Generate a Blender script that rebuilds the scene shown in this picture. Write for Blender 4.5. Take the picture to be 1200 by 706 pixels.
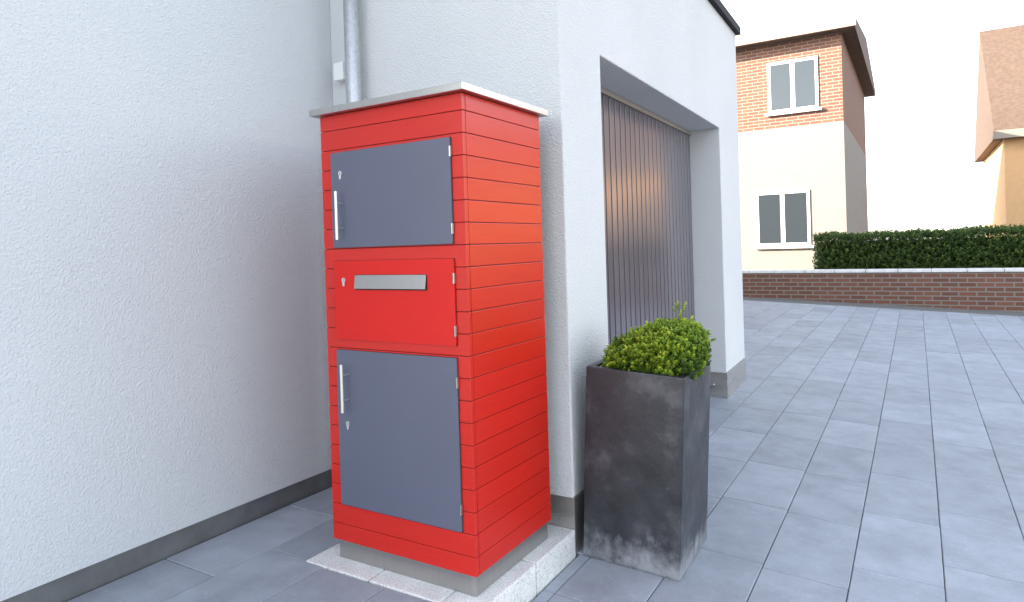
import bpy, bmesh, math, random
from mathutils import Matrix, Vector, noise
random.seed(7)
SC = bpy.context.scene
for o in list(bpy.data.objects):
    bpy.data.objects.remove(o)
COL = SC.collection

# ------------------------------------------------------------------ camera
cam_d = bpy.data.cameras.new('camera')
cam = bpy.data.objects.new('camera', cam_d); COL.objects.link(cam)
_r = Vector((0.85464514, 0.51828568, -0.03101023))
_u = Vector((0.02413996, 0.01999649, 0.99950858))
_f = Vector((-0.51865108, 0.85497374, -0.00457851))
M = Matrix((_r, _u, -_f)).transposed().to_4x4()
M.translation = Vector((1.28197, -1.82052, 1.17541))
cam.matrix_world = M
cam_d.sensor_width = 36.0
cam_d.lens = 780.466 / 1200 * 36
cam_d.shift_y = -59.856 / 1200
cam_d.clip_start = 0.05
cam_d.clip_end = 2000
SC.camera = cam
SC.render.resolution_x, SC.render.resolution_y = 1024, 602

# ------------------------------------------------------------------ sky and sun
SUN_AZ = Vector((-0.80, -0.60))          # horizontal direction towards the sun
SUN_EL = math.radians(20)
W = bpy.data.worlds.new('World'); SC.world = W; W.use_nodes = True
wn = W.node_tree.nodes; wl = W.node_tree.links
bgn = next(n for n in wn if n.type == 'BACKGROUND')
sky = wn.new('ShaderNodeTexSky'); sky.sky_type = 'NISHITA'; sky.sun_disc = False
sky.sun_elevation = SUN_EL
sky.sun_rotation = math.atan2(SUN_AZ.x, SUN_AZ.y)
sky.air_density = 1.0; sky.dust_density = 1.0; sky.ozone_density = 1.0
hs = wn.new('ShaderNodeHueSaturation'); hs.inputs['Saturation'].default_value = 0.45   # thin even cloud: paler than a clear sky
wl.new(sky.outputs[0], hs.inputs['Color']); wl.new(hs.outputs[0], bgn.inputs[0])
bgn.inputs[1].default_value = 0.15
sl = bpy.data.lights.new('sun', 'SUN'); sl.energy = 4.6; sl.angle = math.radians(0.6); sl.color = (1.0, 0.82, 0.62)
sun = bpy.data.objects.new('sun', sl); COL.objects.link(sun)
sd = Vector((SUN_AZ.x, SUN_AZ.y, 0)).normalized() * math.cos(SUN_EL) + Vector((0, 0, math.sin(SUN_EL)))
sun.rotation_euler = sd.to_track_quat('Z', 'Y').to_euler()
sun.location = (6, -9, 9)
SC.view_settings.view_transform = 'Standard'
SC.view_settings.look = 'None'
SC.view_settings.gamma = 1.0
SC.view_settings.use_curve_mapping = False
SC.view_settings.exposure = 2.25

# ------------------------------------------------------------------ helpers
def nodes_of(m):
    m.use_nodes = True
    nt = m.node_tree
    b = next(n for n in nt.nodes if n.type == 'BSDF_PRINCIPLED')
    return nt, b

def mat(name, col, rough=0.5, metal=0.0, noise_amt=0.0, noise_scale=6.0, bump=0.0, bump_scale=150.0,
        stretch=None, rand=0.0, space='pos', bump_detail=3.0, rough_var=0.0, spec=None, bump_dist=0.003):
    m = bpy.data.materials.new(name)
    nt, b = nodes_of(m)
    N, L = nt.nodes, nt.links
    b.inputs['Roughness'].default_value = rough
    b.inputs['Metallic'].default_value = metal
    if spec is not None:
        b.inputs['Specular IOR Level'].default_value = spec
    if space == 'pos':
        vec = N.new('ShaderNodeNewGeometry').outputs['Position']
    else:
        vec = N.new('ShaderNodeTexCoord').outputs['Object']
    if stretch:
        mp = N.new('ShaderNodeMapping'); mp.inputs['Scale'].default_value = stretch
        L.new(vec, mp.inputs['Vector']); vec = mp.outputs[0]
    cout = None
    rgb = N.new('ShaderNodeRGB'); rgb.outputs[0].default_value = (*col, 1); cout = rgb.outputs[0]
    def scale_by(fac_sock, lo, hi, cin):
        mr = N.new('ShaderNodeMapRange'); mr.inputs['To Min'].default_value = lo; mr.inputs['To Max'].default_value = hi
        L.new(fac_sock, mr.inputs['Value'])
        mx = N.new('ShaderNodeVectorMath'); mx.operation = 'SCALE'
        L.new(cin, mx.inputs[0]); L.new(mr.outputs[0], mx.inputs['Scale'])
        return mx.outputs[0]
    if noise_amt:
        t = N.new('ShaderNodeTexNoise'); t.inputs['Scale'].default_value = noise_scale; t.inputs['Detail'].default_value = 6
        t.inputs['Roughness'].default_value = 0.62
        L.new(vec, t.inputs['Vector'])
        mr0 = N.new('ShaderNodeMapRange'); mr0.inputs['From Min'].default_value = 0.3; mr0.inputs['From Max'].default_value = 0.7
        L.new(t.outputs['Fac'], mr0.inputs['Value'])
        cout = scale_by(mr0.outputs[0], 1 - noise_amt, 1 + noise_amt, cout)
        if rough_var:
            mr = N.new('ShaderNodeMapRange'); mr.inputs['To Min'].default_value = rough - rough_var; mr.inputs['To Max'].default_value = rough + rough_var
            L.new(mr0.outputs[0], mr.inputs['Value']); L.new(mr.outputs[0], b.inputs['Roughness'])
    if rand:
        oi = N.new('ShaderNodeObjectInfo')
        cout = scale_by(oi.outputs['Random'], 1 - rand, 1 + rand, cout)
    L.new(cout, b.inputs['Base Color'])
    if bump:
        t = N.new('ShaderNodeTexNoise'); t.inputs['Scale'].default_value = bump_scale; t.inputs['Detail'].default_value = bump_detail
        L.new(vec, t.inputs['Vector'])
        bp = N.new('ShaderNodeBump'); bp.inputs['Strength'].default_value = bump; bp.inputs['Distance'].default_value = bump_dist
        L.new(t.outputs['Fac'], bp.inputs['Height']); L.new(bp.outputs[0], b.inputs['Normal'])
    return m

def mesh_from(bm, name):
    me = bpy.data.meshes.new(name); bm.to_mesh(me); bm.free(); return me

def bm_box(bm, lo, hi, bevel=0.0, seg=1):
    lo = Vector(lo); hi = Vector(hi)
    r = bmesh.ops.create_cube(bm, size=1.0)
    vs = r['verts']
    c = (lo + hi) / 2; s = hi - lo
    for v in vs:
        v.co = Vector((v.co.x * s.x, v.co.y * s.y, v.co.z * s.z)) + c
    if bevel:
        es = list({e for v in vs for e in v.link_edges})
        bmesh.ops.bevel(bm, geom=es, offset=bevel, segments=seg, profile=0.6, affect='EDGES')

def bm_tube(bm, p0, p1, r, seg=16, r2=None, cap=True):
    p0 = Vector(p0); p1 = Vector(p1); d = p1 - p0
    q = d.to_track_quat('Z', 'Y').to_matrix().to_4x4()
    mtx = Matrix.Translation((p0 + p1) / 2) @ q
    bmesh.ops.create_cone(bm, cap_ends=cap, segments=seg, radius1=r, radius2=r if r2 is None else r2, depth=d.length, matrix=mtx)

def bm_prism(bm, pts, axis, a0, a1):
    """pts: list of 2-D points; axis: 'x','y','z' extrusion axis between a0 and a1."""
    def mk(p, a):
        return {'x': (a, p[0], p[1]), 'y': (p[0], a, p[1]), 'z': (p[0], p[1], a)}[axis]
    v0 = [bm.verts.new(mk(p, a0)) for p in pts]; v1 = [bm.verts.new(mk(p, a1)) for p in pts]
    n = len(pts)
    bm.faces.new(v0); bm.faces.new(list(reversed(v1)))
    for i in range(n):
        bm.faces.new([v0[i], v1[i], v1[(i + 1) % n], v0[(i + 1) % n]])
    bmesh.ops.recalc_face_normals(bm, faces=bm.faces[:])

def obj(name, me, m=None, parent=None, loc=(0, 0, 0), rot=(0, 0, 0), smooth=False):
    if isinstance(me, bmesh.types.BMesh):
        me = mesh_from(me, name)
    if m is not None and not me.materials:
        me.materials.append(m)
    if smooth:
        for p in me.polygons: p.use_smooth = True
    o = bpy.data.objects.new(name, me); COL.objects.link(o)
    o.location = loc; o.rotation_euler = rot
    if parent: o.parent = parent
    return o

def box(name, lo, hi, m, parent=None, bevel=0.0, seg=1, **k):
    bm = bmesh.new(); bm_box(bm, lo, hi, bevel, seg)
    return obj(name, bm, m, parent, **k)

def thing(name, label, cat, loc=(0, 0, 0), rot=(0, 0, 0), group=None):
    o = bpy.data.objects.new(name, None); COL.objects.link(o)
    o.location = loc; o.rotation_euler = rot; o.empty_display_size = 0.1
    tag(o, label, cat, group); return o

def tag(o, label=None, cat=None, group=None, kind=None):
    if label: o['label'] = label
    if cat: o['category'] = cat
    if group: o['group'] = group
    if kind: o['kind'] = kind
    return o

# ------------------------------------------------------------------ materials
def plaster(name, col, b_strength, dist):
    """scratch render: grains with short vertical-ish worm marks"""
    m = bpy.data.materials.new(name); nt, b = nodes_of(m); N, L = nt.nodes, nt.links
    pos = N.new('ShaderNodeNewGeometry').outputs['Position']
    n1 = N.new('ShaderNodeTexNoise'); n1.inputs['Scale'].default_value = 110; n1.inputs['Detail'].default_value = 4
    n1.inputs['Roughness'].default_value = .65
    v1 = N.new('ShaderNodeTexVoronoi'); v1.inputs['Scale'].default_value = 150; v1.feature = 'SMOOTH_F1'
    L.new(pos, n1.inputs['Vector']); L.new(pos, v1.inputs['Vector'])
    ad = N.new('ShaderNodeMath'); ad.operation = 'MULTIPLY_ADD'; ad.inputs[1].default_value = .8
    L.new(v1.outputs['Distance'], ad.inputs[0]); L.new(n1.outputs['Fac'], ad.inputs[2])
    bp = N.new('ShaderNodeBump'); bp.inputs['Strength'].default_value = b_strength; bp.inputs['Distance'].default_value = dist
    L.new(ad.outputs[0], bp.inputs['Height']); L.new(bp.outputs[0], b.inputs['Normal'])
    n2 = N.new('ShaderNodeTexNoise'); n2.inputs['Scale'].default_value = 1.3; n2.inputs['Detail'].default_value = 5
    L.new(pos, n2.inputs['Vector'])
    mr = N.new('ShaderNodeMapRange'); mr.inputs['From Min'].default_value = .3; mr.inputs['From Max'].default_value = .7
    mr.inputs['To Min'].default_value = .965; mr.inputs['To Max'].default_value = 1.02
    L.new(n2.outputs['Fac'], mr.inputs['Value'])
    rgb = N.new('ShaderNodeRGB'); rgb.outputs[0].default_value = (*col, 1)
    mx = N.new('ShaderNodeVectorMath'); mx.operation = 'SCALE'
    L.new(rgb.outputs[0], mx.inputs[0]); L.new(mr.outputs[0], mx.inputs['Scale']); L.new(mx.outputs[0], b.inputs['Base Color'])
    b.inputs['Roughness'].default_value = .92
    b.inputs['Specular IOR Level'].default_value = .25
    return m

M_wall = plaster('white_scratch_render', (.66, .67, .675), .9, .005)
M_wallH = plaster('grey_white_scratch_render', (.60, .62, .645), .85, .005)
M_smooth = mat('smooth_plaster', (.60, .62, .63), .85, noise_amt=.03, noise_scale=4, bump=.15, bump_scale=60)
M_red = mat('red_painted_wood', (.55, .016, .008), .27, spec=.5, noise_amt=.05, noise_scale=5, bump=.10, bump_scale=14, stretch=(1, 1, 14), rand=.03, bump_dist=.004)
M_redflap = mat('red_painted_panel', (.60, .013, .009), .42, spec=.3, noise_amt=.03, noise_scale=4, bump=.04, bump_scale=90)
M_groove_shade = mat('dark_red_groove_shade', (.10, .008, .007), .7)  # board red darkened: groove shade put into the carcass colour
M_door = mat('slate_grey_laminate', (.102, .110, .156), .42, noise_amt=.03, noise_scale=3, bump=.05, bump_scale=400)
M_steel = mat('brushed_steel', (.47, .46, .44), .30, 1.0, noise_amt=.05, noise_scale=70, stretch=(1, 1, .04), bump=.04, bump_scale=300)
M_chrome = mat('satin_steel', (.76, .75, .73), .42, 1.0, noise_amt=.05, noise_scale=40)
M_zinc = mat('galvanised_zinc', (.60, .61, .62), .40, 0.85, noise_amt=.14, noise_scale=60, rough_var=.1)
M_black = mat('dark_gap', (.015, .013, .013), .8)
M_keyhole = mat('keyhole_black', (.02, .02, .02), .5)
M_plinthL = mat('dark_plinth_coat', (.125, .13, .135), .6, noise_amt=.18, noise_scale=9, bump=.2, bump_scale=200)
M_plinth = mat('plinth_sheet_metal', (.54, .52, .49), .30, .85, noise_amt=.05, noise_scale=5, stretch=(1, 1, 3), rough_var=.08)
M_white = mat('white_plastic', (.82, .84, .84), .4, noise_amt=.02, noise_scale=20)
M_gdoor = mat('mauve_grey_metal', (.175, .158, .182), .20, .35, noise_amt=.05, noise_scale=8, bump=.04, bump_scale=7, stretch=(1, 1, .35), rand=.05, bump_dist=.003)
M_gframe = mat('beige_frame_metal', (.40, .37, .34), .4, .2, noise_amt=.05)
M_coping = mat('anthracite_sheet', (.022, .022, .027), .75, 0, spec=.2)
M_roof = mat('roof_felt', (.09, .09, .09), .9, noise_amt=.2)
M_soil = mat('potting_soil', (.022, .016, .011), .95, noise_amt=.5, noise_scale=60, bump=1, bump_scale=80, bump_dist=.01)
M_joint = mat('joint_sand', (.15, .15, .145), .95, noise_amt=.35, noise_scale=25, bump=.5, bump_scale=200)
M_asphalt = mat('asphalt', (.10, .10, .105), .9, noise_amt=.25, noise_scale=3, bump=.5, bump_scale=120)

def paving(name, col):
    m = bpy.data.materials.new(name); nt, b = nodes_of(m); N, L = nt.nodes, nt.links
    pos = N.new('ShaderNodeNewGeometry').outputs['Position']
    oi = N.new('ShaderNodeObjectInfo')
    # cloudy cement bloom, fine grain, a few pale scuffs
    add = N.new('ShaderNodeVectorMath'); add.operation = 'MULTIPLY_ADD'
    L.new(oi.outputs['Random'], add.inputs[0]); add.inputs[1].default_value = (7, 3, 5); L.new(pos, add.inputs[2])
    n1 = N.new('ShaderNodeTexNoise'); n1.inputs['Scale'].default_value = 5; n1.inputs['Detail'].default_value = 7; n1.inputs['Roughness'].default_value = .65
    n2 = N.new('ShaderNodeTexNoise'); n2.inputs['Scale'].default_value = 260; n2.inputs['Detail'].default_value = 2
    n3 = N.new('ShaderNodeTexNoise'); n3.inputs['Scale'].default_value = 14; n3.inputs['Detail'].default_value = 8; n3.inputs['Roughness'].default_value = .7
    L.new(add.outputs[0], n1.inputs['Vector']); L.new(pos, n2.inputs['Vector']); L.new(add.outputs[0], n3.inputs['Vector'])
    def mr(s, a, c, lo, hi):
        n = N.new('ShaderNodeMapRange'); n.inputs['From Min'].default_value = a; n.inputs['From Max'].default_value = c
        n.inputs['To Min'].default_value = lo; n.inputs['To Max'].default_value = hi; L.new(s, n.inputs['Value']); return n.outputs[0]
    def mul(a, c):
        n = N.new('ShaderNodeMath'); n.operation = 'MULTIPLY'; L.new(a, n.inputs[0]); L.new(c, n.inputs[1]); return n.outputs[0]
    s = mul(mul(mr(n1.outputs['Fac'], .3, .7, .82, 1.16), mr(n2.outputs['Fac'], .3, .7, .9, 1.1)), mr(oi.outputs['Random'], 0, 1, .90, 1.10))
    s = mul(s, mr(n3.outputs['Fac'], .60, .78, 1.0, 1.35))
    rgb = N.new('ShaderNodeRGB'); rgb.outputs[0].default_value = (*col, 1)
    mx = N.new('ShaderNodeVectorMath'); mx.operation = 'SCALE'
    L.new(rgb.outputs[0], mx.inputs[0]); L.new(s, mx.inputs['Scale']); L.new(mx.outputs[0], b.inputs['Base Color'])
    b.inputs['Roughness'].default_value = .62
    bp = N.new('ShaderNodeBump'); bp.inputs['Strength'].default_value = .25; bp.inputs['Distance'].default_value = .002
    L.new(n2.outputs['Fac'], bp.inputs['Height']); L.new(bp.outputs[0], b.inputs['Normal'])
    return m
M_tile = paving('slate_concrete_paver', (.315, .343, .390))

def granite(name):
    m = bpy.data.materials.new(name); nt, b = nodes_of(m); N, L = nt.nodes, nt.links
    pos = N.new('ShaderNodeNewGeometry').outputs['Position']
    n1 = N.new('ShaderNodeTexNoise'); n1.inputs['Scale'].default_value = 130; n1.inputs['Detail'].default_value = 5; n1.inputs['Roughness'].default_value = .7
    n2 = N.new('ShaderNodeTexNoise'); n2.inputs['Scale'].default_value = 9; n2.inputs['Detail'].default_value = 6
    L.new(pos, n1.inputs['Vector']); L.new(pos, n2.inputs['Vector'])
    cr = N.new('ShaderNodeValToRGB'); L.new(n1.outputs['Fac'], cr.inputs[0])
    e = cr.color_ramp.elements; e[0].position = .34; e[0].color = (.40, .40, .40, 1); e[1].position = .60; e[1].color = (.82, .81, .79, 1)
    x = cr.color_ramp.elements.new(.46); x.color = (.70, .695, .68, 1)
    mr = N.new('ShaderNodeMapRange'); mr.inputs['From Min'].default_value = .3; mr.inputs['From Max'].default_value = .7
    mr.inputs['To Min'].default_value = .85; mr.inputs['To Max'].default_value = 1.1; L.new(n2.outputs['Fac'], mr.inputs['Value'])
    mx = N.new('ShaderNodeVectorMath'); mx.operation = 'SCALE'; L.new(cr.outputs[0], mx.inputs[0]); L.new(mr.outputs[0], mx.inputs['Scale'])
    L.new(mx.outputs[0], b.inputs['Base Color']); b.inputs['Roughness'].default_value = .8
    bp = N.new('ShaderNodeBump'); bp.inputs['Strength'].default_value = .7; bp.inputs['Distance'].default_value = .002
    L.new(n1.outputs['Fac'], bp.inputs['Height']); L.new(bp.outputs[0], b.inputs['Normal'])
    return m
M_granite = granite('pale_speckled_granite')

def planter_mat():
    m = bpy.data.materials.new('charcoal_fibre_clay'); nt, b = nodes_of(m); N, L = nt.nodes, nt.links
    oc = N.new('ShaderNodeTexCoord').outputs['Object']
    def noi(sc, det, ro, vec=oc):
        n = N.new('ShaderNodeTexNoise'); n.inputs['Scale'].default_value = sc; n.inputs['Detail'].default_value = det
        n.inputs['Roughness'].default_value = ro; L.new(vec, n.inputs['Vector']); return n.outputs['Fac']
    def mr(s, a, c, lo, hi):
        n = N.new('ShaderNodeMapRange'); n.inputs['From Min'].default_value = a; n.inputs['From Max'].default_value = c
        n.inputs['To Min'].default_value = lo; n.inputs['To Max'].default_value = hi; L.new(s, n.inputs['Value']); return n.outputs[0]
    def mth(op, a, c):
        n = N.new('ShaderNodeMath'); n.operation = op
        for i, q in enumerate((a, c)):
            if isinstance(q, (int, float)): n.inputs[i].default_value = q
            else: L.new(q, n.inputs[i])
        return n.outputs[0]
    cloud = noi(4.5, 6, .62); cloud2 = noi(12, 6, .7); fine = noi(160, 3, .6)
    mp = N.new('ShaderNodeMapping'); mp.inputs['Scale'].default_value = (26, 26, 3.0); L.new(oc, mp.inputs['Vector'])
    streak = noi(1.0, 5, .6, mp.outputs[0])
    cr = N.new('ShaderNodeValToRGB'); L.new(mth('ADD', mth('MULTIPLY', cloud, .7), mth('MULTIPLY', cloud2, .3)), cr.inputs[0])
    e = cr.color_ramp.elements; e[0].position = .36; e[0].color = (.012, .0135, .017, 1); e[1].position = .68; e[1].color = (.090, .095, .108, 1)
    x = e.new(.52); x.color = (.027, .030, .037, 1)
    sep = N.new('ShaderNodeSeparateXYZ'); L.new(oc, sep.inputs[0])
    # lime bloom creeping up from the foot with a ragged edge
    h = mth('ADD', sep.outputs['Z'], mth('MULTIPLY', mth('SUBTRACT', .5, streak), .16))
    h = mth('ADD', h, mth('MULTIPLY', mth('SUBTRACT', .5, cloud2), .16))
    lime = mth('MULTIPLY', mr(h, .015, .125, 1, 0), mr(cloud2, .32, .6, .35, .85))
    scuff = mth('MULTIPLY', mr(noi(19, 9, .72), .60, .74, 0, .5), mr(noi(3, 2, .5), .42, .6, 0, 1))
    tot = mth('MAXIMUM', lime, scuff)
    mx = N.new('ShaderNodeMix'); mx.data_type = 'RGBA'
    L.new(tot, mx.inputs[0]); L.new(cr.outputs[0], mx.inputs[6]); mx.inputs[7].default_value = (.30, .315, .34, 1)
    L.new(mx.outputs[2], b.inputs['Base Color'])
    L.new(mr(cloud2, .3, .7, .30, .48), b.inputs['Roughness'])
    bp = N.new('ShaderNodeBump'); bp.inputs['Strength'].default_value = .25; bp.inputs['Distance'].default_value = .003
    L.new(mth('ADD', fine, mth('MULTIPLY', cloud2, 1.5)), bp.inputs['Height']); L.new(bp.outputs[0], b.inputs['Normal'])
    return m
M_planter = planter_mat()

def leaf_mat(name, dark, mid, light):
    m = bpy.data.materials.new(name); nt, b = nodes_of(m); N, L = nt.nodes, nt.links
    at = N.new('ShaderNodeAttribute'); at.attribute_name = 'age'
    cr = N.new('ShaderNodeValToRGB'); L.new(at.outputs['Fac'], cr.inputs[0])
    e = cr.color_ramp.elements; e[0].color = (*dark, 1); e[1].color = (*light, 1); x = e.new(.5); x.color = (*mid, 1)
    L.new(cr.outputs[0], b.inputs['Base Color']); b.inputs['Roughness'].default_value = .42
    tr = N.new('ShaderNodeBsdfTranslucent'); L.new(cr.outputs[0], tr.inputs['Color'])
    ms = N.new('ShaderNodeMixShader'); ms.inputs[0].default_value = .34
    out = next(n for n in N if n.type == 'OUTPUT_MATERIAL')
    L.new(b.outputs[0], ms.inputs[1]); L.new(tr.outputs[0], ms.inputs[2]); L.new(ms.outputs[0], out.inputs['Surface'])
    return m
M_leaf = leaf_mat('box_leaves', (.026, .066, .010), (.21, .33, .024), (.64, .72, .07))
M_hedge = leaf_mat('hedge_leaves', (.03, .065, .015), (.07, .125, .022), (.15, .22, .04))
M_twig = mat('twig_bark', (.12, .09, .055), .8, noise_amt=.3, noise_scale=80)

def brick_mat():
    m = bpy.data.materials.new('red_brick'); nt, b = nodes_of(m); N, L = nt.nodes, nt.links
    oc = N.new('ShaderNodeTexCoord').outputs['Object']
    sep = N.new('ShaderNodeSeparateXYZ'); L.new(oc, sep.inputs[0])
    ad = N.new('ShaderNodeMath'); ad.operation = 'ADD'; L.new(sep.outputs['X'], ad.inputs[0]); L.new(sep.outputs['Y'], ad.inputs[1])
    cm = N.new('ShaderNodeCombineXYZ'); L.new(ad.outputs[0], cm.inputs[0]); L.new(sep.outputs['Z'], cm.inputs[1])
    bt = N.new('ShaderNodeTexBrick'); L.new(cm.outputs[0], bt.inputs['Vector'])
    bt.inputs['Scale'].default_value = 1; bt.inputs['Brick Width'].default_value = .25; bt.inputs['Row Height'].default_value = .077
    bt.inputs['Mortar Size'].default_value = .011; bt.inputs['Color1'].default_value = (.20, .08, .05, 1)
    bt.inputs['Color2'].default_value = (.14, .058, .04, 1); bt.inputs['Mortar'].default_value = (.21, .19, .17, 1)
    L.new(bt.outputs['Color'], b.inputs['Base Color']); b.inputs['Roughness'].default_value = .85
    bp = N.new('ShaderNodeBump'); bp.invert = True; bp.inputs['Strength'].default_value = .6; bp.inputs['Distance'].default_value = .01
    L.new(bt.outputs['Fac'], bp.inputs['Height']); L.new(bp.outputs[0], b.inputs['Normal'])
    return m
M_brick = brick_mat()
M_peach = mat('peach_render', (.66, .40, .20), .9, noise_amt=.05)
M_cream = mat('cream_render', (.22, .213, .20), .9, noise_amt=.05)
M_tileroof = mat('brown_roof_tiles', (.10, .07, .055), .8, noise_amt=.25, noise_scale=8)
M_cornice = mat('taupe_fascia', (.26, .22, .19), .6, noise_amt=.05)
M_glass = mat('window_glass', (.03, .04, .05), .06, 0, spec=.8)
M_wframe = mat('white_window_frame', (.75, .76, .76), .5)

# ------------------------------------------------------------------ setting: ground
ZD = -0.108                                             # driveway level at the kerb
ground = obj('ground', (lambda bm: (bmesh.ops.create_grid(bm, x_segments=1, y_segments=1, size=600), bm)[1])(bmesh.new()),
             M_asphalt, loc=(0, 0, -.62))
tag(ground, kind='structure')

court = box('courtyard_paving', (-1.30, -6, -.60), (-.102, .66, -.014), M_joint); tag(court, kind='structure')
def tile_mesh(w, l, name='tile', m=M_tile, t=.05, bev=.003):
    bm = bmesh.new(); bm_box(bm, (-w / 2, -l / 2, -t), (w / 2, l / 2, 0), bev)
    me = mesh_from(bm, name); me.materials.append(m); return me
_tiles = {}
def put_tile(parent, x0, x1, y0, y1, z, gap=.0032):
    w = round(x1 - x0 - gap, 4); l = round(y1 - y0 - gap, 4)
    if w < .02 or l < .02: return
    key = (w, l)
    if key not in _tiles: _tiles[key] = tile_mesh(w, l)
    o = obj('paving_slab', _tiles[key], None, parent, ((x0 + x1) / 2, (y0 + y1) / 2, z + random.uniform(-.0012, .0012)),
            (random.uniform(-.002, .002), random.uniform(-.002, .002), random.uniform(-.002, .002)))
    return o
PW, PL = .31, .60
def column(parent, x0, x1, yj, ylo, yhi, z, cut=None):
    """column of slabs between ylo and yhi whose cross joints fall on yj + k*PL"""
    k = math.floor((ylo - yj) / PL); y = yj + k * PL
    while y < yhi - .01:
        a, c = max(y, ylo), min(y + PL, yhi)
        if cut and c > cut[0] and a < cut[0] - .01:      # split at the foundation edge
            put_tile(parent, x0, x1, a, cut[0], z)
            if cut[1] - x0 > .03: put_tile(parent, x0, cut[1], cut[0], c, z)
        elif cut and a >= cut[0] - .01:
            if cut[1] - x0 > .03: put_tile(parent, x0, cut[1], a, c, z)
        else:
            put_tile(parent, x0, x1, a, c, z)
        y += PL
column(court, -1.267, -.957, .285, -4.5, .645, -.004)
column(court, -.957, -.647, -.062, -4.5, .645, -.004, cut=(-.062, -.747))
column(court, -.647, -.337, -.078, -4.5, -.076, -.004)
column(court, -.337, -.105, -.378, -4.5, -.076, -.004)

kerb = box('kerb', (-.74, -.06, -.30), (-.02, .655, -.012), M_joint); tag(kerb, kind='structure')
def stone(x0, x1, y0, y1, z0, z1, bev=.007):
    bm = bmesh.new(); bm_box(bm, (x0, y0, z0), (x1, y1, z1), bev, 2)
    return obj('kerb_stone', bm, M_granite, kerb)
ys = [.648, .314, -.686, -1.686, -2.686, -3.686, -4.686]
for a, c in zip(ys[1:], ys[:-1]):
    stone(-.100, .050, a + .0025, c - .0025, -.32, random.uniform(-.001, .001))
for x0, x1, y1 in ((-.745, -.425, .10), (-.420, -.103, .10)):
    stone(x0, x1, -.074, y1, -.2, 0, .006)
stone(-.745, -.103, .104, .648, -.2, 0, .006)

drive = bpy.data.meshes.new('driveway')
bm = bmesh.new(); bm_box(bm, (-7, -6, -.25), (3.3, 11.2, -.012)); drive = obj('driveway', bm, M_joint, None, (.05, .65, ZD), (0.010, .045, 0))
tag(drive, kind='structure')
# slabs are laid in the driveway's own sloping plane (local x from the kerb, y from the corner)
offs = {}
for c in range(-5, 10):
    x0 = .055 + c * PW; x1 = x0 + PW
    yj = {0: -.30, 1: .33, -1: 2.15 - .18}.get(c, random.choice((0, .2, .4)) + .1)
    if c < 0:
        column(drive, x0, x1, yj, 3.68 if c < -1 else -.0, 10.2, 0) if c < -1 else column(drive, max(x0, -.30), x1, yj, 0.02, 10.2, 0)
    else:
        column(drive, x0, x1, yj, -1.5, 10.2, 0)
column(drive, .006, .055, -.9, -3.0, .02, 0)

# ------------------------------------------------------------------ the house (left wall)
XL, YB = -1.265, .65
house = thing('house', 'white house with rough scratch render wall and dark plinth behind the red locker', 'house', (XL, YB, 0))
def hb(name, lo, hi, m, parent=house, **k):   # world coords -> house local
    o = Vector((XL, YB, 0)); return box(name, Vector(lo) - o, Vector(hi) - o, m, parent, **k)
hb('wall', (-7.0, -2.5, .085), (XL, 9.0, 4.5), M_wallH)
hb('plinth', (-6.97, -2.47, -.35), (XL - .012, 8.97, .085), M_plinthL)
hb('roof', (-7.05, -2.55, 4.5), (XL + .05, 9.05, 4.62), M_coping)

# ------------------------------------------------------------------ the garage
A = math.radians(1.3); XC = .045
def gm(s, off, z):                        # garage wall coords -> world (end face stays in the plane of the back wall)
    return Vector((XC - s * math.sin(A) - off, YB + s * math.cos(A), z))
garage = thing('garage', 'white flat roofed garage with deep door recess and dark roof edge', 'garage', (XC, YB, ZD))
GO = Vector((XC, YB, ZD))
def g_poly(name, pts, o0, o1, m, bevel=0.0, parent=garage):
    """polygon in (s,z), from depth o0 (outside) to o1 (inside)"""
    bm = bmesh.new()
    v0 = [bm.verts.new(gm(s, o0, z) - GO) for s, z in pts]; v1 = [bm.verts.new(gm(s, o1, z) - GO) for s, z in pts]
    n = len(pts); bm.faces.new(v0); bm.faces.new(list(reversed(v1)))
    for i in range(n): bm.faces.new([v0[i], v1[i], v1[(i + 1) % n], v0[(i + 1) % n]])
    bmesh.ops.recalc_face_normals(bm, faces=bm.faces[:])
    if bevel:
        vs = set(v0); es = [e for e in bm.edges if e.verts[0] in vs and e.verts[1] in vs]
        bmesh.ops.bevel(bm, geom=es, offset=bevel, segments=2, profile=.5, affect='EDGES')
    return obj(name, bm, m, parent)
def g_box(name, s0, s1, o0, o1, z0, z1, m, parent=garage, bevel=0.0):
    return g_poly(name, [(s0, z0), (s1, z0), (s1, z1), (s0, z1)], o0, o1, m, bevel, parent)
S0, S1, SE, ZO, ZW, DR = .437, 2.885, 3.62, 2.062, 3.0, .245
PT = .128
g_poly('wall', [(0, PT), (S0, PT), (S0, ZO), (S1, ZO), (S1, PT), (SE, PT), (SE, ZW), (0, ZW)], 0, DR + .06, M_wall, .006)
bw = box('wall', Vector((XL - .05, YB, .125)) - GO, Vector((XC - DR - .06, YB + .3, ZW)) - GO, M_wall, garage)
box('wall', Vector((-5, YB + SE - .2, -.3)) - GO, Vector((XC - DR - .145, YB + SE - .003, ZW)) - GO, M_wall, garage)
box('roof', Vector((-5, YB + .006, ZW)) - GO, Vector((XC - .13, YB + SE - .02, ZW + .02)) - GO, M_roof, garage)
g_box('roof_edge', -.03, SE + .03, -.040, .12, ZW - .012, ZW + .050, M_coping)
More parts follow.
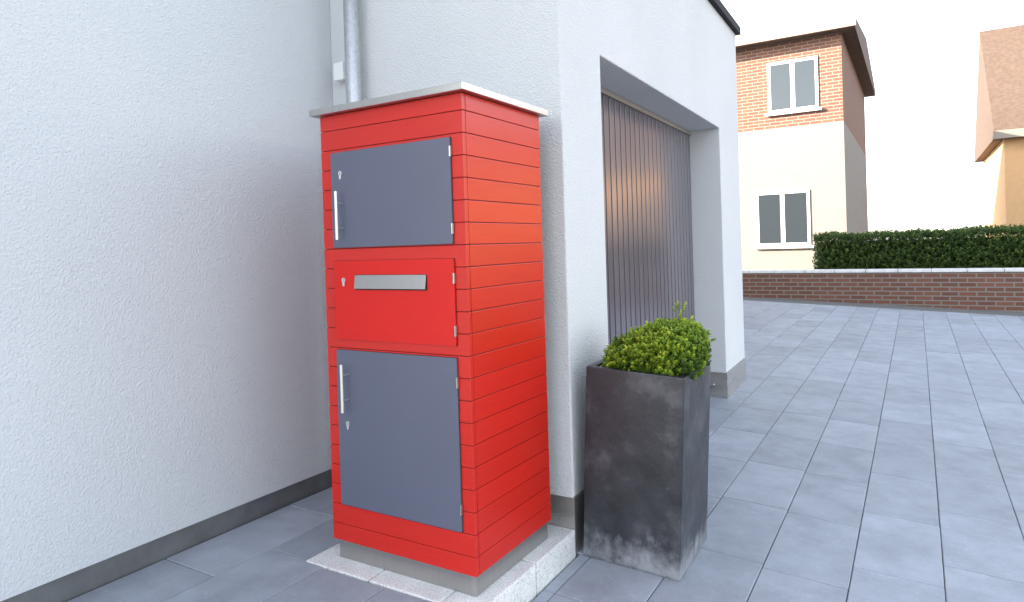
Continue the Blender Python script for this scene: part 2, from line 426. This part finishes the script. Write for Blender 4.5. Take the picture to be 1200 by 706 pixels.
# plinth sheets
g_box('plinth_sheet', -.004, S0 + .003, -.004, .20, -.35, PT, M_plinth)
rj = g_box('plinth_sheet', S1 - .004, SE + .004, -.004, DR + .04, -.35, PT - .001, M_plinth)
box('plinth_sheet', Vector((-1.25, YB - .004, -.05)) - GO, Vector((XC - .206, YB + .05, .125)) - GO, M_plinth, garage)
bm = bmesh.new(); bm_tube(bm, gm(S1 - .012, .10, .03) - GO, gm(S1 + .01, .10, .03) - GO, .006, 10)
obj('plinth_bolt', bm, M_white, garage)
# smooth corner strip beside the downpipe
box('corner_strip', Vector((-1.262, YB - .005, .13)) - GO, Vector((-1.075, YB + .01, ZW - .01)) - GO, M_smooth, garage)
# door: backing leaf, upright slats, head rail
gdoor = g_box('garage_door', S0 - .05, S1 + .05, DR - .0060, DR + .05, -.2, ZO + .05, M_black)
pit = (S1 - S0) / 28
bm = bmesh.new(); bm_box(bm, (-.020, 0, -.12), (.014, pit - .018, ZO - .036), .002)
slat_me = mesh_from(bm, 'slat'); slat_me.materials.append(M_gdoor)
for i in range(28):
    p = gm(S0 + i * pit + .004, DR + .005, 0) - GO
    obj('slat', slat_me, None, gdoor, (p.x, p.y, -GO.z), (0, 0, A + random.uniform(-.003, .003)))
g_box('head_rail', S0 + .001, S1 - .001, DR - .018, DR + .03, ZO - .034, ZO - .002, M_gframe, gdoor)
g_box('door_seal', S0 + .001, S1 - .001, DR + .004, DR + .03, ZO - .040, ZO - .0345, M_black, gdoor)

# ------------------------------------------------------------------ downpipe and junction box
dp = thing('downpipe', 'galvanised round rainwater downpipe running up the wall behind the locker', 'downpipe', (-1.046, .575, 0))
bm = bmesh.new(); bm_tube(bm, (0, 0, .002), (0, 0, 3.0), .038, 32); obj('pipe', bm, M_zinc, dp, smooth=True)
for z in (.5, 2.75):
    bm = bmesh.new(); bm_tube(bm, (0, 0, z - .014), (0, 0, z + .014), .041, 32); bm_box(bm, (-.006, .039, z - .008), (.006, .075, z + .008))
    obj('pipe_clip', bm, M_zinc, dp)
jb = thing('junction_box', 'small white plastic box on the wall beside the downpipe', 'junction box', (-1.172, .645, 2.083))
box('back_box', (-.031, -.030, -.042), (.031, 0, .042), M_white, jb, .002, 2)
box('cover', (-.033, -.045, -.044), (.033, -.0305, .044), M_white, jb, .003, 2)

# ------------------------------------------------------------------ the red locker
LW, LD = .669, .532
P = .075; Z0 = .072
zj = lambda k: Z0 + .066 + (21 - k) * P
ZT = 1.697
lock = thing('parcel_locker', 'tall red board clad parcel locker with slate grey doors and steel lid', 'locker', (0, 0, 0))
box('carcass', (-LW + .005, .005, .073), (-.005, LD - .005, ZT - .002), M_groove_shade, lock)
# plinth: recessed brushed steel
bm = bmesh.new(); bm_box(bm, (-LW + .020, .010, 0), (-.010, LD - .012, .071), .003); obj('plinth', bm, M_steel, lock)
edges = [Z0] + [zj(k) for k in range(21, 0, -1)] + [ZT]
G = .0012
def board(lo, hi):
    c = (Vector(lo) + Vector(hi)) / 2
    bm = bmesh.new(); bm_box(bm, Vector(lo) - c, Vector(hi) - c, .0017, 1)
    o = obj('board', bm, M_red, lock, c); return o
_bm = {}
def board_shared(kind, lo, hi):
    c = (Vector(lo) + Vector(hi)) / 2; s = Vector(hi) - Vector(lo)
    key = (kind, round(s.x, 4), round(s.y, 4), round(s.z, 4))
    if key not in _bm:
        bm = bmesh.new(); bm_box(bm, -s / 2, s / 2, .0018, 2); _bm[key] = mesh_from(bm, 'board'); _bm[key].materials.append(M_red)
    j = random.uniform(-.0004, .0004)
    return obj('board', _bm[key], None, lock, c + (Vector((0, j, 0)) if kind == 'f' else Vector((j, 0, 0))))
for a, c in zip(edges[:-1], edges[1:]):
    board_shared('f', (-LW, 0, a + G), (0, .018, c - G))
    board_shared('s', (-.018, .0205, a + G), (0, LD, c - G))
    board_shared('s', (-LW, .0205, a + G), (-LW + .018, LD, c - G))
# lid: folded steel sheet
bm = bmesh.new(); bm_box(bm, (-.692, -.034, ZT), (.027, .563, ZT + .025), .0018, 2); obj('lid', bm, M_steel, lock)

def rounded_plate(x0, x1, z0, z1, y0, y1, r=.007, seg=4, edge=.0008):
    pts = []
    for cx, cz, a0 in ((x1 - r, z1 - r, 0), (x0 + r, z1 - r, 90), (x0 + r, z0 + r, 180), (x1 - r, z0 + r, 270)):
        for i in range(seg + 1):
            a = math.radians(a0 + 90 * i / seg); pts.append((cx + r * math.cos(a), cz + r * math.sin(a)))
    bm = bmesh.new(); bm_prism(bm, pts, 'y', y0, y1); return bm
def lock_cyl(parent, x, z, y):
    """euro profile cylinder: round head with a narrower tail below, keyhole plug"""
    pts = []
    r, w, t = .0088, .005, .0235
    for i in range(15):
        a = math.radians(-52 + i * (284 / 14)); pts.append((r * math.cos(a), r * math.sin(a)))
    for i in range(7):
        a = math.radians(180 + i * 30); pts.append((w * math.cos(a), -t + w + w * math.sin(a)))
    bm = bmesh.new(); bm_prism(bm, pts, 'y', -.0045, 0)
    o = obj('lock_cylinder', bm, M_chrome, parent, (x, y, z))
    bm = bmesh.new(); bm_box(bm, (-.0007, -.0052, -.005), (.0007, -.0046, .004)); bm_box(bm, (-.0022, -.0052, -.0012), (-.0008, -.0046, .0012))
    k = obj('keyhole', bm, M_keyhole, parent, (x, y, z))
def hinge(parent, x, z, y):
    bm = bmesh.new(); bm_box(bm, (-.003, -.0055, -.018), (.003, .004, .018), .0006)
    for a in (-.009, .009): bm_tube(bm, (-.0008, -.0075, a - .0085), (-.0008, -.0075, a + .0085), .0028, 10)
    obj('hinge', bm, M_steel, parent, (x, y, z))
def handle(parent, x, y, z0, z1, p0, p1, yd):
    bm = bmesh.new(); bm_tube(bm, (x, y, z0), (x, y, z1), .0066, 28)
    for z in (p0, p1): bm_tube(bm, (x, y, z), (x, yd, z), .0048, 14)
    o = obj('handle', bm, M_chrome, parent)
YD = -.0075
def shadow_gap(x0, x1, z0, z1):
    box('door_edge_shade', (x0, -.0016, z0), (x1, .0008, z1), M_black, lock)  # thin black sheet painting the shade line around an overlay door
def locker_door(name, x0, x1, z0, z1, m):
    shadow_gap(x0 - .0012, x1 + .0012, z0 - .0012, z1 + .0012)
    return obj(name, rounded_plate(x0, x1, z0, z1, YD, -.0017), m, lock)
d1 = locker_door('door', -.612, -.050, 1.1925, 1.5515, M_door); d1['label'] = 'slate grey upper door with bar handle'
d2 = locker_door('mail_flap', -.611, -.049, .8465, 1.1425, M_redflap); d2['label'] = 'red middle flap with steel letter slot'
d3 = locker_door('door', -.613, -.050, .2175, .806, M_door); d3['label'] = 'tall slate grey lower door with bar handle'
lock_cyl(d1, -.561, 1.472, YD); lock_cyl(d2, -.560, 1.070, YD); lock_cyl(d3, -.562, .530, YD)
for d, zz in ((d1, (1.5035, 1.2435)), (d2, (1.0755, .8975)), (d3, (.7235, .295))):
    for z in zz: hinge(d, -.0485, z, YD + .004)
handle(d1, -.5565, -.040, 1.222, 1.402, 1.357, 1.266, YD)
handle(d3, -.5565, -.040, .578, .757, .715, .622, YD)
# letter slot: dark opening and a steel plate hinged at its top, foot standing proud
bm = bmesh.new(); bm_box(bm, (-.505, YD - .0012, 1.034), (-.165, YD + .001, 1.090)); obj('slot_opening', bm, M_black, d2)
bm = bmesh.new(); bm_box(bm, (-.167, -.0012, -.0505), (.167, .0012, 0), .0005); obj('slot_plate', bm, M_steel, d2, (-.334, YD - .0030, 1.0885), (-.14, 0, 0))

# ------------------------------------------------------------------ planter and box shrub
PX, PY, LEAN = .276, .860, .052
pl = thing('planter', 'tall square charcoal planter with pale lime stained foot holding a box shrub', 'planter', (PX, PY, -.116), (0.004, LEAN, math.radians(.9)))
PH, BW, TW = .787, .405, .405
def ring(bm, w, z): return [bm.verts.new((sx * w / 2, sy * w / 2, z)) for sx, sy in ((-1, -1), (1, -1), (1, 1), (-1, 1))]
bm = bmesh.new()
rings = [ring(bm, BW - .01, 0), ring(bm, BW, .012), ring(bm, TW, PH), ring(bm, TW - .056, PH), ring(bm, TW - .06, PH - .10)]
bm.faces.new(list(reversed(rings[0])))
for a, c in zip(rings[:-1], rings[1:]):
    for i in range(4): bm.faces.new([a[i], a[(i + 1) % 4], c[(i + 1) % 4], c[i]])
es = [e for e in bm.edges if (abs(e.verts[0].co.z - e.verts[1].co.z) > .5) or (abs(e.verts[0].co.z - PH) < 1e-5 and abs(e.verts[1].co.z - PH) < 1e-5)]
bmesh.ops.bevel(bm, geom=es, offset=.004, segments=2, profile=.5, affect='EDGES')
# slightly uneven cast surface
bmesh.ops.subdivide_edges(bm, edges=[e for e in bm.edges if e.calc_length() > .2], cuts=10, use_grid_fill=True)
for v in bm.verts:
    n = noise.noise_vector(v.co * 6); v.co += Vector((n.x, n.y, n.z * .5)) * .0016
bmesh.ops.recalc_face_normals(bm, faces=bm.faces[:])
obj('pot', bm, M_planter, pl)
bm = bmesh.new(); bmesh.ops.create_grid(bm, x_segments=14, y_segments=14, size=(TW - .058) / 2)
for v in bm.verts: v.co.z = PH - .045 + .012 * noise.noise(v.co * 14)
obj('soil', bm, M_soil, pl)

def leaf_cloud(shoots, leaf_len, leaf_w, pairs, rng):
    """shoots: (base, tip, age) ; returns verts, faces, ages of small folded leaves in opposite pairs"""
    V, F, AG = [], [], []
    for base, tip, age in shoots:
        d = (tip - base); Ln = d.length; d = d.normalized()
        side = d.orthogonal().normalized(); side.rotate(Matrix.Rotation(rng.uniform(0, 6.28), 3, d))
        for k in range(pairs):
            t = .25 + .75 * k / max(1, pairs - 1)
            side = side.copy(); side.rotate(Matrix.Rotation(math.radians(90 + rng.uniform(-15, 15)), 3, d))
            p = base.lerp(tip, t)
            sc = rng.uniform(.75, 1.15) * (1.0 - .3 * max(0, t - .6) / .4)
            spread = rng.uniform(.55, 1.0) * (1.15 - .55 * t)
            for sg in (1, -1):
                ax = (d * (1.0) + side * sg * 1.4 * spread).normalized()
                nrm = (d - ax * d.dot(ax)); nrm = nrm.normalized() if nrm.length > 1e-4 else side
                w = ax.cross(nrm).normalized()
                l = leaf_len * sc; hw = leaf_w * sc / 2
                i = len(V)
                V += [p, p + ax * l * .45 + w * hw + nrm * hw * .35, p + ax * l * .5, p + ax * l * .45 - w * hw + nrm * hw * .35, p + ax * l + nrm * (-.12 * l)]
                F += [(i, i + 1, i + 2), (i, i + 2, i + 3), (i + 1, i + 4, i + 2), (i + 2, i + 4, i + 3)]
                a = min(1, max(0, age * (.35 + .65 * t) + rng.uniform(-.10, .10)))
                AG += [a] * 5
    return V, F, AG
def foliage(name, data, m, parent):
    V, F, AG = data
    me = bpy.data.meshes.new(name); me.from_pydata([tuple(v) for v in V], [], F)
    at = me.attributes.new('age', 'FLOAT', 'POINT'); at.data.foreach_set('value', AG)
    me.materials.append(m)
    o = obj(name, me, None, parent); o['kind'] = 'stuff'; return o

shrub = thing('box_shrub', 'dense round box shrub with bright yellow green tips in the charcoal planter', 'shrub',
              tuple(Vector((PX, PY, -.116)) + Vector((math.sin(LEAN) * (PH - .05) + .022, 0, PH - .05))))
rng = random.Random(11)
def crown_top(x, y):
    """height of the clipped crown above the soil, in the shrub's own frame"""
    ex, ey = (x - .012) / .205, y / .20
    q = abs(ex) ** 3.0 + abs(ey) ** 3.0
    if q >= 1: return None
    h = .056 + .162 * (1 - q) ** .36
    h *= 1.0 + .20 * ex - .12 * max(0, -ex)          # fuller to one side
    h += .026 * noise.noise(Vector((x * 13, y * 13, 3.1)))
    return h
shoots = []
stems_bm = bmesh.new()
while len(shoots) < 2900:
    x, y = rng.uniform(-.21, .21), rng.uniform(-.205, .205)
    h = crown_top(x, y)
    if h is None: continue
    inner = rng.random() < .30
    z = h * (rng.uniform(.25, .9) if inner else rng.uniform(.80, 1.0))
    # surface normal estimate
    e = .02
    hx = (crown_top(x + e, y) or 0) - (crown_top(x - e, y) or 0); hy = (crown_top(x, y + e) or 0) - (crown_top(x, y - e) or 0)
    n = Vector((-hx / (2 * e), -hy / (2 * e), 1.0)).normalized()
    n = (n + Vector((0, 0, .55)) + Vector((rng.gauss(0, .28), rng.gauss(0, .28), rng.gauss(0, .2)))).normalized()
    tip = Vector((x, y, z)); ln = rng.uniform(.022, .040)
    if not inner and rng.random() < .12: tip = tip + n * rng.uniform(.008, .024)
    tone = noise.noise(Vector((x * 9, y * 9, z * 9)))
    age = (.10 if inner else .66) + .34 * tone + rng.gauss(0, .16)
    shoots.append((tip - n * ln, tip, max(0, min(1, age))))
# flanks: shoots growing outwards over the rim
for _ in range(2000):
    a = rng.uniform(0, 6.283); zz = rng.uniform(.01, .17)
    c_, s_ = math.cos(a), math.sin(a)
    rr = 1 / (abs(c_ / .198) ** 3 + abs(s_ / .193) ** 3) ** (1 / 3)
    rr *= rng.uniform(.80, 1.0) * (1 if zz > .05 else .90) * (1 + .05 * noise.noise(Vector((c_ * 3, s_ * 3, zz * 20))))
    top = .045 + .11 * (1 + .55 * c_)
    if zz > top: continue
    tip = Vector((c_ * rr + .012, s_ * rr, zz)); n = (Vector((c_, s_, .75)) + Vector((rng.gauss(0, .25), rng.gauss(0, .25), rng.gauss(0, .25)))).normalized()
    age = .48 + .34 * noise.noise(tip * 9) + rng.gauss(0, .18)
    shoots.append((tip - n * rng.uniform(.02, .038), tip, max(0, min(1, age))))
# one stray sprig above the crown
sprig = Vector((.098, .03, .200))
for dx, dy, dz in ((0, 0, .100), (.026, 0, .080), (-.024, .008, .078), (.012, -.012, .062), (-.010, 0, .092), (.030, .005, .098), (.004, .01, .050)):
    tip = sprig + Vector((dx, dy, dz)); shoots.append((tip - Vector((dx * .5, 0, .028)), tip, .78))
foliage('foliage', leaf_cloud(shoots, .0165, .0098, 5, rng), M_leaf, shrub)
bm = bmesh.new(); bm_tube(bm, sprig - Vector((0, 0, .1)), sprig + Vector((0, 0, .085)), .0016, 6, .0008); obj('sprig_stem', bm, M_twig, shrub)
for i in range(9):
    a = i * .7; bm = bmesh.new()
    b0 = Vector((.02 * math.cos(a), .02 * math.sin(a), -.03)); b1 = Vector((.11 * math.cos(a * 1.3), .11 * math.sin(a * 1.3), .12))
    bm_tube(bm, b0, b1, .006, 7, .002); obj('branch', bm, M_twig, shrub)

# ------------------------------------------------------------------ beyond the garage
gw = thing('garden_wall', 'low red brick garden wall with pale coping at the end of the paved drive', 'wall', (0, 11.6, -.5))
box('wall', (-7, 0, 0), (9.0, .24, 1.02), M_brick, gw)
x = -7.0
while x < 8.9:
    box('coping_stone', (x + .004, -.03, 1.021), (x + .496, .27, 1.075), M_granite, gw, .006); x += .5
def far_house(name, label, x0, x1, y, d, parts, roof_z, ridge, eave_m, roof_m, wins):
    t = thing(name, label, 'house', (x0, y, -.6))
    for z0, z1, m in parts: box('wall', (0, 0, z0), (x1 - x0, d, z1), m, t)
    w = x1 - x0
    bm = bmesh.new(); bm_prism(bm, [(-.4, roof_z), (d + .4, roof_z), (d + .4, roof_z + .22), (d / 2, ridge), (-.4, roof_z + .22)], 'x', -.3, w + .3)
    obj('roof', bm, roof_m, t)
    box('fascia', (-.33, -.46, roof_z - .03), (w + .33, -.41, roof_z + .24), eave_m, t)
    for wx, wz, ww, wh in wins:
        f = box('window', (wx, -.03, wz), (wx + ww, .02, wz + wh), M_wframe, t)
        for i in range(2): box('pane', (wx + .07 + i * (ww / 2 - .02), -.038, wz + .07), (wx + ww / 2 - .05 + i * (ww / 2 - .02) + .0, -.031, wz + wh - .07), M_glass, f)
        box('sill', (wx - .06, -.10, wz - .06), (wx + ww + .06, -.031, wz - .001), M_granite, f)
    return t
far_house('neighbour_house', 'two storey neighbour house of red brick above a cream ground floor', -9, -.05, 15, 8,
          [(0, 4.40, M_cream), (4.401, 6.40, M_brick)], 6.40, 7.2, M_cornice, M_tileroof, [(7.0, 1.6, 1.2, 1.3), (4.6, 1.6, 1.2, 1.3), (7.35, 4.75, 1.1, 1.2)])
far_house('neighbour_house', 'peach rendered house with brown roof beyond the garden wall', 3.9, 13, 26, 8,
          [(0, 4.9, M_peach)], 4.90, 9.6, M_cornice, M_tileroof, [(1.2, 1.6, 1.3, 1.2), (4.2, 1.6, 1.3, 1.2)])
far_house('neighbour_house', 'wide apricot rendered house with two rows of windows beyond the garden wall', 15.5, 34, 24, 9,
          [(0, 6.0, M_peach)], 6.0, 9.5, M_cornice, M_tileroof, [(2.0 + i * 3.2, z, 1.3, 1.2) for i in range(5) for z in (1.6, 4.2)])
hd = thing('hedge', 'clipped green hedge growing behind the low brick garden wall', 'hedge', (-.4, 12.3, -.5))
rng = random.Random(5); sh = []
for _ in range(9000):
    x = rng.uniform(0, 9); y = rng.uniform(-.12, .0) if rng.random() < .7 else rng.uniform(-.05, .7); z = rng.uniform(.9, 1.72) if y < 0 else 1.70 + .06 * noise.noise(Vector((x * 2, y, 0)))
    n = Vector((rng.gauss(0, .5), -1 if y < 0 else 0, rng.uniform(.4, 1.2))).normalized(); t = Vector((x, y, z)) + n * rng.uniform(-.02, .06)
    sh.append((t - n * .12, t, .5 + rng.gauss(0, .22)))
foliage('foliage', leaf_cloud(sh, .055, .034, 4, rng), M_hedge, hd)
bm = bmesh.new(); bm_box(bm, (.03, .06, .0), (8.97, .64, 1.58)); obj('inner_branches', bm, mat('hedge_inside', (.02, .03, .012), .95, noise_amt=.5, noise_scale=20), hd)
